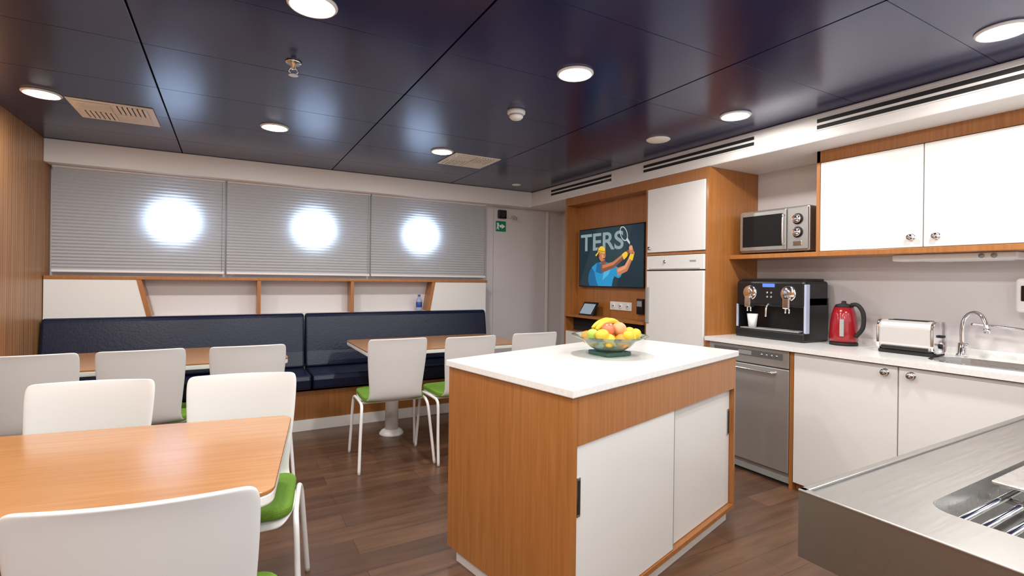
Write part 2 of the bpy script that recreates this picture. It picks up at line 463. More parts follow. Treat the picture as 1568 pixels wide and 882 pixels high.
_src = {}
def make_chair(x, y, rz):
    e = empty('dining_chair', (x, y, 0), rz)
    if not _src:
        v, f = chair_parts()
        s = mobj('shell', v, f, M_plastic, e, smooth=True)
        md = s.modifiers.new('sol', 'SOLIDIFY'); md.thickness = 0.011; md.offset = 0
        md = s.modifiers.new('sub', 'SUBSURF'); md.levels = 1; md.render_levels = 2
        c = prism('cushion', rrect(-0.215, 0.215, -0.15, 0.222, 0.06), 0.446, 0.484, M_green, e, bevel=0.014, seg=3)
        parts = [s, c]
        for sx in (-1, 1):
            parts.append(tube('side_frame', [(sx*0.247, 0.235, 0.0), (sx*0.238, 0.215, 0.2), (sx*0.230, 0.195, 0.38), (sx*0.226, 0.165, 0.427), (sx*0.224, 0.10, 0.436),
                                             (sx*0.224, -0.06, 0.436), (sx*0.226, -0.13, 0.427), (sx*0.232, -0.165, 0.38), (sx*0.245, -0.20, 0.2), (sx*0.258, -0.245, 0.0)], 0.0105, M_tube, e))
        parts.append(tube('crossbar_1', [(-0.224, 0.09, 0.428), (0.224, 0.09, 0.428)], 0.009, M_tube, e, sm=0))
        parts.append(tube('crossbar_2', [(-0.224, -0.06, 0.428), (0.224, -0.06, 0.428)], 0.009, M_tube, e, sm=0))
        _src['p'] = parts
    else:
        for p in _src['p']:
            o = p.copy(); o.parent = e; COL.objects.link(o)
    return e
r9 = math.radians(-9)
make_chair(-0.108, 1.365, r9)
make_chair(-0.485, 2.255, math.pi+r9)
make_chair(0.025, 2.175, math.pi+r9)
for x, y, a in [(-0.886, 3.65, 0), (-0.417, 3.64, 0.02), (0.116, 3.61, -0.03), (1.03, 3.60, -0.05), (1.53, 3.53, 0.03), (2.10, 3.56, 0.0)]:
    make_chair(x, y, a)

# ------------------------------------------------------------ tables
def make_table(x0, x1, y0, y1, loc=(0, 0, 0), rz=0.0, legs=(0.3, 0.3)):
    e = empty('dining_table', loc, rz)
    prism('table_top', rrect(x0, x1, y0, y1, 0.05), 0.742, 0.752, M_woodtop, e, bevel=0.002)
    prism('top_edge', rrect(x0+0.001, x1-0.001, y0+0.001, y1-0.001, 0.05), 0.712, 0.742, M_white, e, bevel=0.006)
    cy = (y0+y1)/2
    for cx in (x0+legs[0], x1-legs[1]):
        lathe('column', [(0.0, 0.02), (0.055, 0.02), (0.052, 0.6), (0.06, 0.69), (0.0, 0.69)], M_white, e, loc=(cx, cy, 0), seg=28)
        lathe('foot', [(0.0, 0.0), (0.10, 0.0), (0.10, 0.012), (0.085, 0.03), (0.06, 0.045), (0, 0.045)], M_white, e, loc=(cx, cy, 0), seg=32)
        prism('bracket', rrect(cx-0.14, cx+0.14, cy-0.1, cy+0.1, 0.03), 0.69, 0.713, M_white, e)
    return e
make_table(-1.225, 0.36, 3.70, 4.50)
make_table(0.90, 2.25, 3.75, 4.55)
make_table(-1.36, 0.0, -0.77, 0.0, loc=(0.225, 2.17, 0), rz=r9, legs=(0.35, 0.45))

# ------------------------------------------------------------ island
isl = empty('kitchen_island')
K = 0.935
N = Vector((1.095, 1.48))*K; Rr = Vector((2.606, 1.908))*K; L = Vector((0.94, 2.325))*K
ex = (Rr-N); ey = (L-N); wx = ex.length; wy = ey.length; ex.normalize(); ey.normalize()
def q(a, b):
    p = N+ex*a+ey*b; return (p.x, p.y)
def iq(name, a0, a1, b0, b1, z0, z1, mat, bevel=0.0):
    return prism(name, [q(a0, b0), q(a1, b0), q(a1, b1), q(a0, b1)], z0, z1, mat, isl, bevel=bevel)
ZT = 0.926; ZU = 0.896; ZB = 0.07
iq('worktop', 0, wx, 0, wy, ZU, ZT, M_stone, 0.004)
o_ = 0.012
iq('plinth', 0.045, wx-0.045, 0.045, wy-0.045, 0.0, ZB+0.002, M_soffit)
iq('side_panel_left', o_, o_+0.03, o_, wy-o_, ZB, ZU, M_wood, 0.002)
iq('side_panel_right', wx-o_-0.02, wx-o_, o_, wy-o_, ZB, ZU, M_wood, 0.002)
iq('back_panel', o_+0.03, wx-o_-0.02, wy-o_-0.03, wy-o_, ZB, ZU, M_wood)
iq('fascia', o_+0.03, wx-o_-0.02, o_, o_+0.025, 0.722, ZU, M_wood)
iq('bottom_board', o_+0.03, wx-o_-0.02, o_, wy-0.05, ZB, ZB+0.02, M_wood)
iq('inner_back', o_+0.03, wx-o_-0.02, 0.075, 0.08, ZB+0.02, 0.74, M_gap)
mid = wx*0.52
iq('sliding_door_1', o_+0.032, mid, o_+0.006, o_+0.022, ZB+0.023, 0.720, M_white, 0.002)
iq('sliding_door_2', mid-0.02, wx-o_-0.022, o_+0.026, o_+0.042, ZB+0.023, 0.720, M_white, 0.002)
iq('door_edge', mid, mid+0.005, o_+0.006, o_+0.022, ZB+0.023, 0.720, M_grey)
iq('pull_slot_1', o_+0.034, o_+0.056, o_+0.002, o_+0.010, 0.47, 0.61, M_chrome, 0.003)
iq('pull_slot_1_recess', o_+0.039, o_+0.051, o_, o_+0.004, 0.48, 0.60, M_dark, 0.001)
iq('pull_slot_2', wx-o_-0.06, wx-o_-0.035, o_+0.02, o_+0.028, 0.47, 0.61, M_chrome, 0.003)
iq('pull_slot_2_recess', wx-o_-0.055, wx-o_-0.04, o_+0.018, o_+0.023, 0.48, 0.60, M_dark, 0.001)

fb = empty('fruit_bowl', (1.80*K, 2.11*K, ZT), 0, K)
prof = [(0.0, 0.022), (0.07, 0.024), (0.11, 0.045), (0.15, 0.082), (0.205, 0.103), (0.207, 0.107), (0.15, 0.088), (0.105, 0.052), (0.065, 0.030), (0.0, 0.028)]
lathe('glass_bowl', prof, M_glass, fb, seg=40)
prism('foot', rrect(-0.085, 0.085, -0.085, 0.085, 0.015), 0.0005, 0.022, pmat('dark_green_glass', (0.05, 0.16, 0.12), 0.1, trans=0.3), fb, bevel=0.004)
M_or = pmat('orange_skin', (0.72, 0.27, 0.03), 0.45, bump=0.2, nscale=200)
M_le = pmat('lemon_skin', (0.74, 0.48, 0.04), 0.4, bump=0.1, nscale=150)
M_ap = pmat('apple_skin', (0.55, 0.16, 0.08), 0.3, noise=0.5, nscale=14)
M_pe = pmat('peach_skin', (0.74, 0.38, 0.18), 0.5, noise=0.25, nscale=18)
M_ga = pmat('green_apple_skin', (0.40, 0.50, 0.08), 0.3)
fr = [(0.085, 0.0, 0.085, .036, M_le), (-0.09, 0.02, 0.085, .038, M_le), (0.0, -0.10, 0.085, .04, M_or), (0.07, -0.07, 0.09, .037, M_le), (-0.07, -0.075, 0.088, .037, M_le),
      (0.0, 0.09, 0.09, .038, M_ga), (0.08, 0.08, 0.09, .037, M_or), (-0.08, 0.09, 0.09, .037, M_or), (0.0, 0.0, 0.09, .04, M_or),
      (0.035, -0.035, 0.140, .040, M_pe), (-0.04, -0.03, 0.140, .040, M_ap), (0.0, 0.045, 0.148, .038, M_pe), (0.12, -0.02, 0.118, .03, M_le), (-0.125, -0.01, 0.115, .032, M_ga),
      (0.13, -0.06, 0.112, .031, M_le), (-0.11, -0.07, 0.118, .032, M_le), (0.02, -0.125, 0.112, .03, M_le)]
for (x, y, z, r, mm) in fr:
    ball('fruit', (x, y, z), r, mm, fb, sc=(1.18 if mm is M_le else 1, 1, 0.94), rot=(0.3*x*10, 0.2, x*30))
for k, off in enumerate([-0.01, 0.022]):
    tube('banana', [(-0.10, 0.0+off, 0.140+0.006*k), (-0.05, 0.0+off, 0.172), (0.02, 0.01+off, 0.180), (0.09, 0.02+off, 0.150)], lambda t: 0.006+0.012*math.sin(math.pi*min(1, max(0.05, t)))**0.6, M_le, fb)

# ------------------------------------------------------------ tall cabinet with fridge
tc_ = empty('fridge_cabinet')
box('side_near', 3.1, XR-0.002, 2.54, 2.562, 0.0, 2.159, M_wood, tc_)
box('side_far', 3.1, XR-0.002, 3.16, 3.182, 0.0, 2.159, M_wood, tc_)
box('carcass', 3.13, XR-0.004, 2.562, 3.16, 0.05, 2.159, M_wood, tc_)
box('top_rail', 3.1, 3.13, 2.562, 3.16, 2.075, 2.159, M_wood, tc_)
box('mid_rail', 3.1, 3.13, 2.562, 3.16, 1.515, 1.535, M_wood, tc_)
box('upper_door', 3.092, 3.128, 2.566, 3.156, 1.54, 2.072, M_white, tc_, bevel=0.003)
box('fridge_control_panel', 3.088, 3.128, 2.566, 3.156, 1.395, 1.51, M_white, tc_, bevel=0.004)
box('fridge_door', 3.085, 3.128, 2.566, 3.156, 0.10, 1.385, M_white, tc_, bevel=0.006)
box('fridge_handle', 3.070, 3.086, 3.12, 3.15, 0.95, 1.25, M_grey, tc_, bevel=0.004)
box('panel_grip', 3.082, 3.09, 2.60, 3.12, 1.395, 1.405, M_grey, tc_)
lathe('control_knob', [(0, 3.078), (0.012, 3.078), (0.013, 3.089)], M_chrome, tc_, loc=(0, 2.95, 1.46), seg=16, axis='x')
lathe('door_knob', [(0, 3.07), (0.013, 3.07), (0.014, 3.08), (0.008, 3.094)], M_chrome, tc_, loc=(0, 3.12, 1.575), seg=16, axis='x')
box('logo', 3.086, 3.089, 2.64, 2.70, 1.455, 1.467, M_grey, tc_)

tv = empty('media_cabinet')
Y0, Y1 = 3.184, 4.36
box('back_panel', 3.25, XR-0.004, Y0, Y1, 0.95, 2.159, M_wood, tv)
box('side_far', 3.1, 3.25, Y1-0.025, Y1, 0.0, 2.159, M_wood, tv)
box('header', 3.1, 3.25, Y0, Y1-0.025, 2.08, 2.159, M_wood, tv)
box('shelf', 3.08, 3.25, Y0, Y1-0.025, 0.925, 0.95, M_wood, tv)
box('recess_shade', 3.2, XR-0.004, Y0, Y1-0.025, 0.78, 0.925, M_dark, tv)  # solid dark block; its colour stands in for shade inside the recess
box('lower_cabinet', 3.11, XR-0.004, Y0, Y1-0.025, 0.0, 0.78, M_wood, tv)
box('lower_door_1', 3.095, 3.112, Y0+0.02, 3.76, 0.08, 0.77, M_white, tv, bevel=0.002)
box('lower_door_2', 3.095, 3.112, 3.77, Y1-0.03, 0.08, 0.77, M_white, tv, bevel=0.002)

t = empty('television')
box('bezel', 3.2, 3.235, 3.30, 4.25, 1.235, 1.825, M_black, t, bevel=0.004)
box('wall_mount', 3.235, 3.25, 3.6, 3.95, 1.4, 1.65, M_dark, t)
def sc(s, tt): return (4.24-0.93*s, 1.247+0.566*tt)
def spoly(name, pts, mat, layer):
    v = [(3.1995-0.0008*layer, *sc(a, b)) for a, b in pts]
    return mobj(name, v, [tuple(range(len(v)))], mat, t)
E_bg = emat('screen_teal', (0.006, 0.020, 0.030)); E_bg2 = emat('screen_shade', (0.011, 0.032, 0.040))
E_txt = emat('screen_text', (0.22, 0.29, 0.30)); E_sk = emat('screen_skin', (0.45, 0.17, 0.075)); E_skd = emat('screen_skin_dark', (0.20, 0.068, 0.035))
E_skl = emat('screen_skin_light', (0.62, 0.28, 0.14))
E_ye = emat('screen_yellow', (0.75, 0.47, 0.02)); E_yed = emat('screen_yellow_dark', (0.42, 0.22, 0.01)); E_cy = emat('screen_shirt', (0.015, 0.24, 0.48)); E_cyd = emat('screen_shirt_dark', (0.008, 0.11, 0.26))
E_cyl = emat('screen_shirt_light', (0.06, 0.38, 0.62))
E_wh = emat('screen_racket', (0.5, 0.52, 0.5)); E_hr = emat('screen_hair', (0.02, 0.012, 0.01))
spoly('screen_background', [(0, 0), (1, 0), (1, 1), (0, 1)], E_bg, 0.5)
spoly('screen_band', [(0.0, 0), (0.62, 0), (0.85, 1), (0.3, 1)], E_bg2, 0.8)
def ell(cx, cy, rx, ry, rot=0, n=20, a0=0, a1=2*math.pi):
    out = []
    for k in range(n):
        a = a0+(a1-a0)*k/(n if a1-a0 > 6.2 else n-1); x = rx*math.cos(a); y = ry*math.sin(a)
        X = x*1.643; Y = y
        xr = X*math.cos(rot)-Y*math.sin(rot); yr = X*math.sin(rot)+Y*math.cos(rot)
        out.append((cx+xr/1.643, cy+yr))
    return out
def limb(name, pts, ws, mat, layer):
    for i in range(len(pts)-1):
        a = Vector((pts[i][0]*1.643, pts[i][1])); b = Vector((pts[i+1][0]*1.643, pts[i+1][1]))
        d = (b-a).normalized(); nn = Vector((-d.y, d.x))
        P = [a+nn*ws[i], b+nn*ws[i+1], b-nn*ws[i+1], a-nn*ws[i]]
        spoly(name, [(p.x/1.643, p.y) for p in P], mat, layer)
        spoly(name+'_joint', ell(pts[i+1][0], pts[i+1][1], ws[i+1]/1.643, ws[i+1]), mat, layer+0.1)
cu = bpy.data.curves.new('txt', 'FONT'); cu.body = 'TERS'; cu.size = 0.22; cu.offset = 0.004
to = bpy.data.objects.new('txt', cu); COL.objects.link(to)
bpy.context.view_layer.update()
me = bpy.data.meshes.new_from_object(to.evaluated_get(bpy.context.evaluated_depsgraph_get()))
bpy.data.objects.remove(to)
xsn = [v.co.x for v in me.vertices]; ysn = [v.co.y for v in me.vertices]
for v in me.vertices:
    s_ = 0.02+0.70*(v.co.x-min(xsn))/(max(xsn)-min(xsn)); t_ = 0.62+0.31*(v.co.y-min(ysn))/(max(ysn)-min(ysn))
    yy, zz = sc(s_, t_); v.co = (3.1995-0.0008*1.2, yy, zz)
me.materials.clear(); me.materials.append(E_txt)
link(bpy.data.objects.new('screen_lettering', me), t)
spoly('screen_torso', [(0.18, 0.0), (0.55, 0.0), (0.57, 0.12), (0.62, 0.24), (0.60, 0.34), (0.50, 0.40), (0.40, 0.42), (0.30, 0.40), (0.22, 0.33), (0.17, 0.22), (0.16, 0.10)], E_cy, 2)
spoly('screen_torso_shade', [(0.18, 0.0), (0.33, 0.0), (0.29, 0.12), (0.27, 0.24), (0.22, 0.33), (0.17, 0.22), (0.16, 0.10)], E_cyd, 2.2)
spoly('screen_torso_light', [(0.40, 0.10), (0.50, 0.20), (0.54, 0.32), (0.47, 0.36), (0.42, 0.24)], E_cyl, 2.2)
limb('screen_sleeve', [(0.54, 0.30), (0.65, 0.22)], [0.09, 0.08], E_cy, 2.4)
limb('screen_arm', [(0.63, 0.24), (0.76, 0.30), (0.86, 0.54)], [0.065, 0.055, 0.035], E_sk, 2.7)
limb('screen_arm_light', [(0.64, 0.26), (0.75, 0.32), (0.84, 0.52)], [0.025, 0.025, 0.012], E_skl, 2.9)
limb('screen_sleeve_b', [(0.30, 0.33), (0.38, 0.30)], [0.085, 0.085], E_cyd, 3.0)
limb('screen_arm_b', [(0.38, 0.30), (0.57, 0.36), (0.80, 0.57)], [0.075, 0.055, 0.035], E_skd, 3.2)
limb('screen_arm_b_light', [(0.40, 0.33), (0.57, 0.385), (0.76, 0.56)], [0.03, 0.025, 0.012], E_sk, 3.5)
limb('screen_wristband', [(0.715, 0.485), (0.755, 0.525)], [0.052, 0.048], E_ye, 3.8)
limb('screen_wristband_b', [(0.825, 0.44), (0.842, 0.50)], [0.05, 0.046], E_ye, 3.8)
spoly('screen_hand', ell(0.835, 0.585, 0.030, 0.05, 0.4), E_sk, 4.1)
spoly('screen_hand_b', ell(0.828, 0.63, 0.026, 0.04, 0.4), E_skl, 4.2)
limb('screen_racket_handle', [(0.85, 0.53), (0.82, 0.70)], [0.016, 0.014], E_hr, 4.0)
limb('screen_racket_throat', [(0.82, 0.69), (0.775, 0.77)], [0.014, 0.022], E_wh, 4.05)
ro = ell(0.725, 0.87, 0.050, 0.135, 0.5); ri = ell(0.725, 0.87, 0.041, 0.117, 0.5)
vv = [(3.1995-0.0008*4.3, *sc(a, min(b, 0.99))) for a, b in ro+ri]
mobj('screen_racket_hoop', vv, [(k, (k+1) % 20, 20+(k+1) % 20, 20+k) for k in range(20)], E_wh, t)
limb('screen_neck', [(0.42, 0.38), (0.40, 0.47)], [0.06, 0.055], E_skd, 2.8)
spoly('screen_hair', ell(0.365, 0.56, 0.062, 0.125, 0.15), E_hr, 4.4)
spoly('screen_face', ell(0.395, 0.535, 0.055, 0.105, -0.1), E_sk, 4.5)
spoly('screen_face_light', ell(0.415, 0.53, 0.026, 0.060, -0.1), E_skl, 4.6)
spoly('screen_bandana', ell(0.383, 0.588, 0.063, 0.105, -0.12, 16, -0.05, math.pi+0.05), E_ye, 4.7)
spoly('screen_bandana_fold', [(0.325, 0.605), (0.448, 0.578), (0.447, 0.600), (0.326, 0.63)], E_yed, 4.8)
spoly('screen_bandana_tail', [(0.33, 0.60), (0.28, 0.54), (0.295, 0.52), (0.335, 0.575)], E_ye, 4.8)
spoly('screen_eye', ell(0.412, 0.553, 0.007, 0.009), E_hr, 4.9)
spoly('screen_eye_b', ell(0.436, 0.548, 0.006, 0.009), E_hr, 4.9)
spoly('screen_nose', [(0.426, 0.55), (0.442, 0.51), (0.422, 0.508)], E_skd, 4.9)
spoly('screen_mouth', ell(0.424, 0.478, 0.016, 0.009), E_hr, 4.9)
spoly('screen_ear', ell(0.347, 0.53, 0.010, 0.024), E_skd, 4.9)

tb = empty('tablet_phone', (3.14, 4.02, 0.951))
prism('stand', [(-0.02, 0.0), (0.06, 0.0), (0.06, 0.085)], -0.07, 0.07, M_black, tb, axis='y')
prism('body', [(-0.035, 0.0), (-0.02, 0.0), (0.055, 0.125), (0.042, 0.132)], -0.11, 0.11, M_black, tb, axis='y', bevel=0.003)
prism('display', [(-0.0335, 0.016), (-0.0325, 0.0155), (0.036, 0.1175), (0.0345, 0.1185)], -0.09, 0.09, emat('tablet_display', (0.35, 0.42, 0.5), 0.5), tb, axis='y')
so = empty('wall_socket')
box('plate', 3.24, 3.2495, 3.50, 3.80, 1.02, 1.10, M_white, so, bevel=0.003)
for k in range(3):
    lathe('outlet', [(0, 3.2375), (0.027, 3.2375), (0.029, 3.2405)], M_ceramic, so, loc=(0, 3.55+0.1*k, 1.06), seg=20, axis='x')
    box('pin_holes', 3.2365, 3.238, 3.54+0.1*k, 3.56+0.1*k, 1.056, 1.064, M_dark, so)
so2 = empty('wall_thermostat')
box('body', 3.225, 3.2495, 3.34, 3.42, 1.0, 1.14, M_black, so2, bevel=0.004)
box('face', 3.222, 3.226, 3.35, 3.41, 1.07, 1.12, M_grey, so2)

# ------------------------------------------------------------ slab with basin
def slab_basin(name, o4, i4, r, zt, th, dep, mats, parent, nn=6):
    x0, x1, y0, y1 = o4
    inner = rrect(*i4, r, nn)
    oc = [(x1, y1), (x0, y1), (x0, y0), (x1, y0)]
    v = [(a, b, zt) for a, b in oc] + [(a, b, zt) for a, b in inner]
    n = len(inner); f = []; mi = []
    for k in range(n):
        k2 = (k+1) % n; c = k//(nn+1); c2 = k2//(nn+1)
        if c == c2: f.append((c, 4+k, 4+k2))
        else: f.append((c, 4+k, 4+k2, c2))
        mi.append(0)
    b = len(v)
    cx = (i4[0]+i4[1])/2; cy = (i4[2]+i4[3])/2
    v += [(cx+(a-cx)*0.95, cy+(bb-cy)*0.95, zt-dep) for a, bb in inner]
    for k in range(n):
        k2 = (k+1) % n; f.append((4+k, 4+k2, b+k2, b+k)); mi.append(1)
    f.append(tuple(range(b, b+n))); mi.append(1)
    b2 = len(v)
    v += [(a, bb, zt-th) for a, bb in oc]
    for k in range(4):
        k2 = (k+1) % 4; f.append((k, k2, b2+k2, b2+k)); mi.append(0)
    return mobj(name, v, f, mats, parent, midx=mi)

# ------------------------------------------------------------ kitchen counter
kc = empty('kitchen_counter')
slab_basin('worktop', (3.07, XR-0.002, 0.575, 2.538), (3.22, 3.52, 0.72, 1.26), 0.14, 0.90, 0.03, 0.14, [M_stone, M_steelb], kc)
box('upstand', XR-0.014, XR-0.002, 0.575, 2.538, 0.90, 0.94, M_stone, kc)
ro = rrect(3.205, 3.535, 0.705, 1.275, 0.155, 6); ri = rrect(3.225, 3.515, 0.725, 1.255, 0.135, 6)
nr = len(ro)
vv = [(a, b, 0.9012) for a, b in ro]+[(a, b, 0.9035) for a, b in ri]
mobj('sink_rim', vv, [(k, (k+1) % nr, nr+(k+1) % nr, nr+k) for k in range(nr)], M_chrome, kc)
box('carcass', 3.12, XR-0.004, 0.575, 1.88, 0.07, 0.75, M_white, kc)
box('plinth', 3.14, XR-0.004, 0.575, 1.88, 0.0, 0.07, M_wood, kc)
box('divider_panel', 3.1, XR-0.004, 1.882, 1.905, 0.0, 0.87, M_wood, kc)
box('end_panel', 3.1, XR-0.004, 2.518, 2.538, 0.0, 0.87, M_wood, kc)
for (a, b) in [(1.318, 1.878), (0.75, 1.312), (0.58, 0.744)]:
    box('cabinet_door', 3.098, 3.12, a, b, 0.05, 0.862, M_white, kc, bevel=0.002)
def knob(x, y, z, par):
    lathe('knob', [(0.0, x-0.026), (0.016, x-0.026), (0.019, x-0.018), (0.014, x-0.012), (0.007, x-0.008), (0.007, x)], M_chrome, par, loc=(0, y, z), seg=20, axis='x')
    lathe('rose', [(0.0, x-0.003), (0.02, x-0.003), (0.02, x)], M_chrome, par, loc=(0, y, z), seg=20, axis='x')
knob(3.098, 1.375, 0.825, kc); knob(3.098, 1.255, 0.825, kc)

dw = empty('dishwasher')
box('body', 3.12, XR-0.01, 1.907, 2.516, 0.02, 0.868, M_grey, dw)
box('door', 3.096, 3.122, 1.909, 2.514, 0.09, 0.745, M_steelv, dw, bevel=0.004)
box('control_panel', 3.094, 3.122, 1.909, 2.514, 0.752, 0.866, M_steelv, dw, bevel=0.004)
box('control_strip', 3.0925, 3.095, 1.95, 2.47, 0.80, 0.845, pmat('panel_dark', (0.13, 0.13, 0.13), 0.3), dw)
box('kickplate', 3.13, 3.15, 1.909, 2.514, 0.0, 0.085, M_dark, dw)
box('display', 3.0915, 3.093, 2.17, 2.27, 0.808, 0.836, M_grey, dw)
for k in range(4):
    lathe('button', [(0, 3.089), (0.009, 3.089), (0.009, 3.093)], M_chrome, dw, loc=(0, 1.99+0.035*k, 0.822), seg=14, axis='x')
tube('handle', [(3.10, 2.0, 0.715), (3.075, 2.01, 0.715), (3.07, 2.05, 0.715), (3.07, 2.37, 0.715), (3.075, 2.41, 0.715), (3.10, 2.42, 0.715)], 0.008, M_chrome, dw)

uc = empty('wall_cabinet')
box('carcass', 3.37, XR-0.004, 0.16, 1.87, 1.51, 2.159, M_white, uc)
box('top_fascia', 3.345, 3.37, 0.16, 1.89, 2.085, 2.159, M_wood, uc)
box('side_panel', 3.345, XR-0.004, 1.87, 1.892, 1.507, 2.159, M_wood, uc)
box('shelf_board', 3.335, XR-0.004, 0.16, 2.538, 1.475, 1.506, M_wood, uc, bevel=0.002)
for (a, b) in [(1.314, 1.868), (0.744, 1.308), (0.17, 0.738)]:
    box('cabinet_door', 3.348, 3.37, a, b, 1.509, 2.082, M_white, uc, bevel=0.002)
knob(3.348, 1.365, 1.565, uc); knob(3.348, 1.25, 1.565, uc)
ul = empty('under_cabinet_light')
box('housing', 3.44, 3.60, 0.95, 1.50, 1.435, 1.474, M_white, ul, bevel=0.008)
box('diffuser', 3.46, 3.58, 1.0, 1.35, 1.431, 1.436, M_ceramic, ul, bevel=0.002)
for k in range(2):
    lathe('outlet', [(0, 3.437), (0.013, 3.437), (0.013, 3.441)], M_grey, ul, loc=(0, 1.04+0.05*k, 1.455), seg=14, axis='x')
sd = empty('soap_dispenser')
box('body', 3.58, 3.679, 0.90, 1.0, 1.16, 1.34, M_ceramic, sd, bevel=0.02, seg=3)
box('window', 3.572, 3.582, 0.925, 0.975, 1.22, 1.30, M_black, sd, bevel=0.004)
box('nozzle', 3.60, 3.64, 0.93, 0.97, 1.13, 1.16, M_black, sd, bevel=0.005)

# microwave
mw = empty('microwave')
M_mww = pmat('oven_window', (0.010, 0.010, 0.011), 0.4)
M_mww.node_tree.nodes['Principled BSDF'].inputs['Specular IOR Level'].default_value = 0.2
box('body', 3.365, 3.665, 1.945, 2.465, 1.517, 1.825, M_steelm, mw, bevel=0.012, seg=3)
box('door_frame', 3.352, 3.367, 2.10, 2.460, 1.53, 1.815, M_steelm, mw, bevel=0.006)
box('door_window', 3.348, 3.354, 2.125, 2.435, 1.56, 1.785, M_mww, mw, bevel=0.004)
box('panel', 3.354, 3.367, 1.95, 2.092, 1.53, 1.815, M_steelm, mw, bevel=0.004)
for zz, rr in ((1.735, 0.026), (1.645, 0.026)):
    lathe('dial', [(0, 3.328), (rr, 3.328), (rr+0.003, 3.336), (rr+0.003, 3.355)], M_chrome, mw, loc=(0, 2.02, zz), seg=24, axis='x')
    lathe('dial_ring', [(0, 3.3525), (rr+0.012, 3.3525), (rr+0.012, 3.355)], M_dark, mw, loc=(0, 2.02, zz), seg=24, axis='x')
box('release_button', 3.349, 3.356, 1.99, 2.05, 1.555, 1.585, M_chrome, mw, bevel=0.003)
for k, (a, b) in enumerate([(3.39, 1.98), (3.39, 2.43), (3.63, 1.98), (3.63, 2.43)]):
    lathe('foot', [(0, 1.506), (0.012, 1.506), (0.012, 1.518), (0, 1.518)], M_dark, mw, loc=(a, b, 0), seg=12)
tube('handle', [(3.352, 2.112, 1.57), (3.33, 2.112, 1.58), (3.33, 2.112, 1.76), (3.352, 2.112, 1.77)], 0.006, M_chrome, mw)

# coffee machine
cm = empty('coffee_machine')
CX = 3.34; CA = 1.955; CB = 2.475
M_blk2 = pmat('black_plastic', (0.012, 0.012, 0.014), 0.3)
M_pale = pmat('pale_blue_trim', (0.45, 0.50, 0.65), 0.3)
box('base', CX-0.01, 3.62, CA, CB, 0.901, 0.965, M_blk2, cm, bevel=0.012, seg=3)
box('drip_grid', CX-0.004, CX+0.12, CA+0.04, CB-0.04, 0.964, 0.970, M_grey, cm)
box('rear_column', CX+0.13, 3.62, CA+0.015, CB-0.015, 0.96, 1.20, M_blk2, cm, bevel=0.006)
box('head', CX, 3.62, CA, CB, 1.13, 1.315, M_blk2, cm, bevel=0.02, seg=3)
box('side_cheek_left', CX+0.01, 3.62, CB-0.02, CB, 0.95, 1.2, M_blk2, cm, bevel=0.004)
box('side_cheek_right', CX+0.01, 3.62, CA, CA+0.02, 0.95, 1.2, M_blk2, cm, bevel=0.004)
box('lid', CX+0.03, 3.60, CA+0.02, CB-0.02, 1.312, 1.33, M_blk2, cm, bevel=0.006)
box('front_trim_left', CX+0.004, CX+0.022, CB-0.014, CB+0.003, 0.97, 1.14, M_pale, cm, bevel=0.004)
box('front_trim_right', CX+0.004, CX+0.05, CA-0.004, CA+0.012, 0.96, 1.29, M_pale, cm, bevel=0.004)
for yy in (2.07, 2.36):
    lathe('dispenser_disc', [(0, CX-0.012), (0.048, CX-0.012), (0.055, CX-0.006), (0.055, CX+0.002)], M_chrome, cm, loc=(0, yy, 1.225), seg=32, axis='x')
    box('spout_block', CX-0.035, CX+0.02, yy-0.024, yy+0.024, 1.12, 1.20, M_chrome, cm, bevel=0.008)
    tube('spout_a', [(CX-0.01, yy-0.013, 1.125), (CX-0.01, yy-0.013, 1.09)], 0.006, M_chrome, cm, sm=0)
    tube('spout_b', [(CX-0.01, yy+0.013, 1.125), (CX-0.01, yy+0.013, 1.09)], 0.006, M_chrome, cm, sm=0)
box('display', CX-0.004, CX+0.002, 2.17, 2.26, 1.268, 1.293, emat('coffee_display', (0.12, 0.25, 0.8), 0.8), cm)
for k in range(4):
    lathe('button', [(0, CX-0.004), (0.007, CX-0.004), (0.007, CX+0.001)], M_chrome, cm, loc=(0, 2.195+0.03*(k % 2), 1.20+0.03*(k//2)), seg=12, axis='x')
tube('steam_wand', [(CX-0.0, 2.215, 1.15), (CX-0.025, 2.215, 1.12), (CX-0.03, 2.215, 1.06)], 0.007, M_chrome, cm)
cup = empty('coffee_cup', (CX+0.03, 2.36, 0.9705))
lathe('cup', [(0.0, 0.0), (0.026, 0.0), (0.038, 0.10), (0.035, 0.10), (0.024, 0.006), (0.0, 0.006)], M_ceramic, cup, seg=24)

# red kettle
kt = empty('electric_kettle', (3.50, 1.795, 0.901), math.radians(20))
lathe('power_base', [(0, 0), (0.08, 0), (0.08, 0.015), (0.07, 0.022), (0, 0.022)], M_dark, kt)
lathe('body', [(0, 0.022), (0.078, 0.022), (0.082, 0.05), (0.078, 0.13), (0.068, 0.20), (0.055, 0.245), (0, 0.247)], M_red, kt)
lathe('lid', [(0.054, 0.245), (0.045, 0.262), (0.015, 0.27), (0.012, 0.285), (0, 0.287)], M_dark, kt)
prism('spout', [(0.06, 0.16), (0.115, 0.235), (0.11, 0.245), (0.05, 0.235)], -0.018, 0.018, M_red, kt, axis='y', bevel=0.006)
tube('handle', [(-0.03, -0.045, 0.262), (-0.05, -0.08, 0.262), (-0.055, -0.11, 0.21), (-0.05, -0.108, 0.12), (-0.045, -0.07, 0.06)], 0.013, M_dark, kt)
box('water_gauge', -0.088, -0.075, -0.012, 0.012, 0.06, 0.17, M_grey, kt, bevel=0.003)

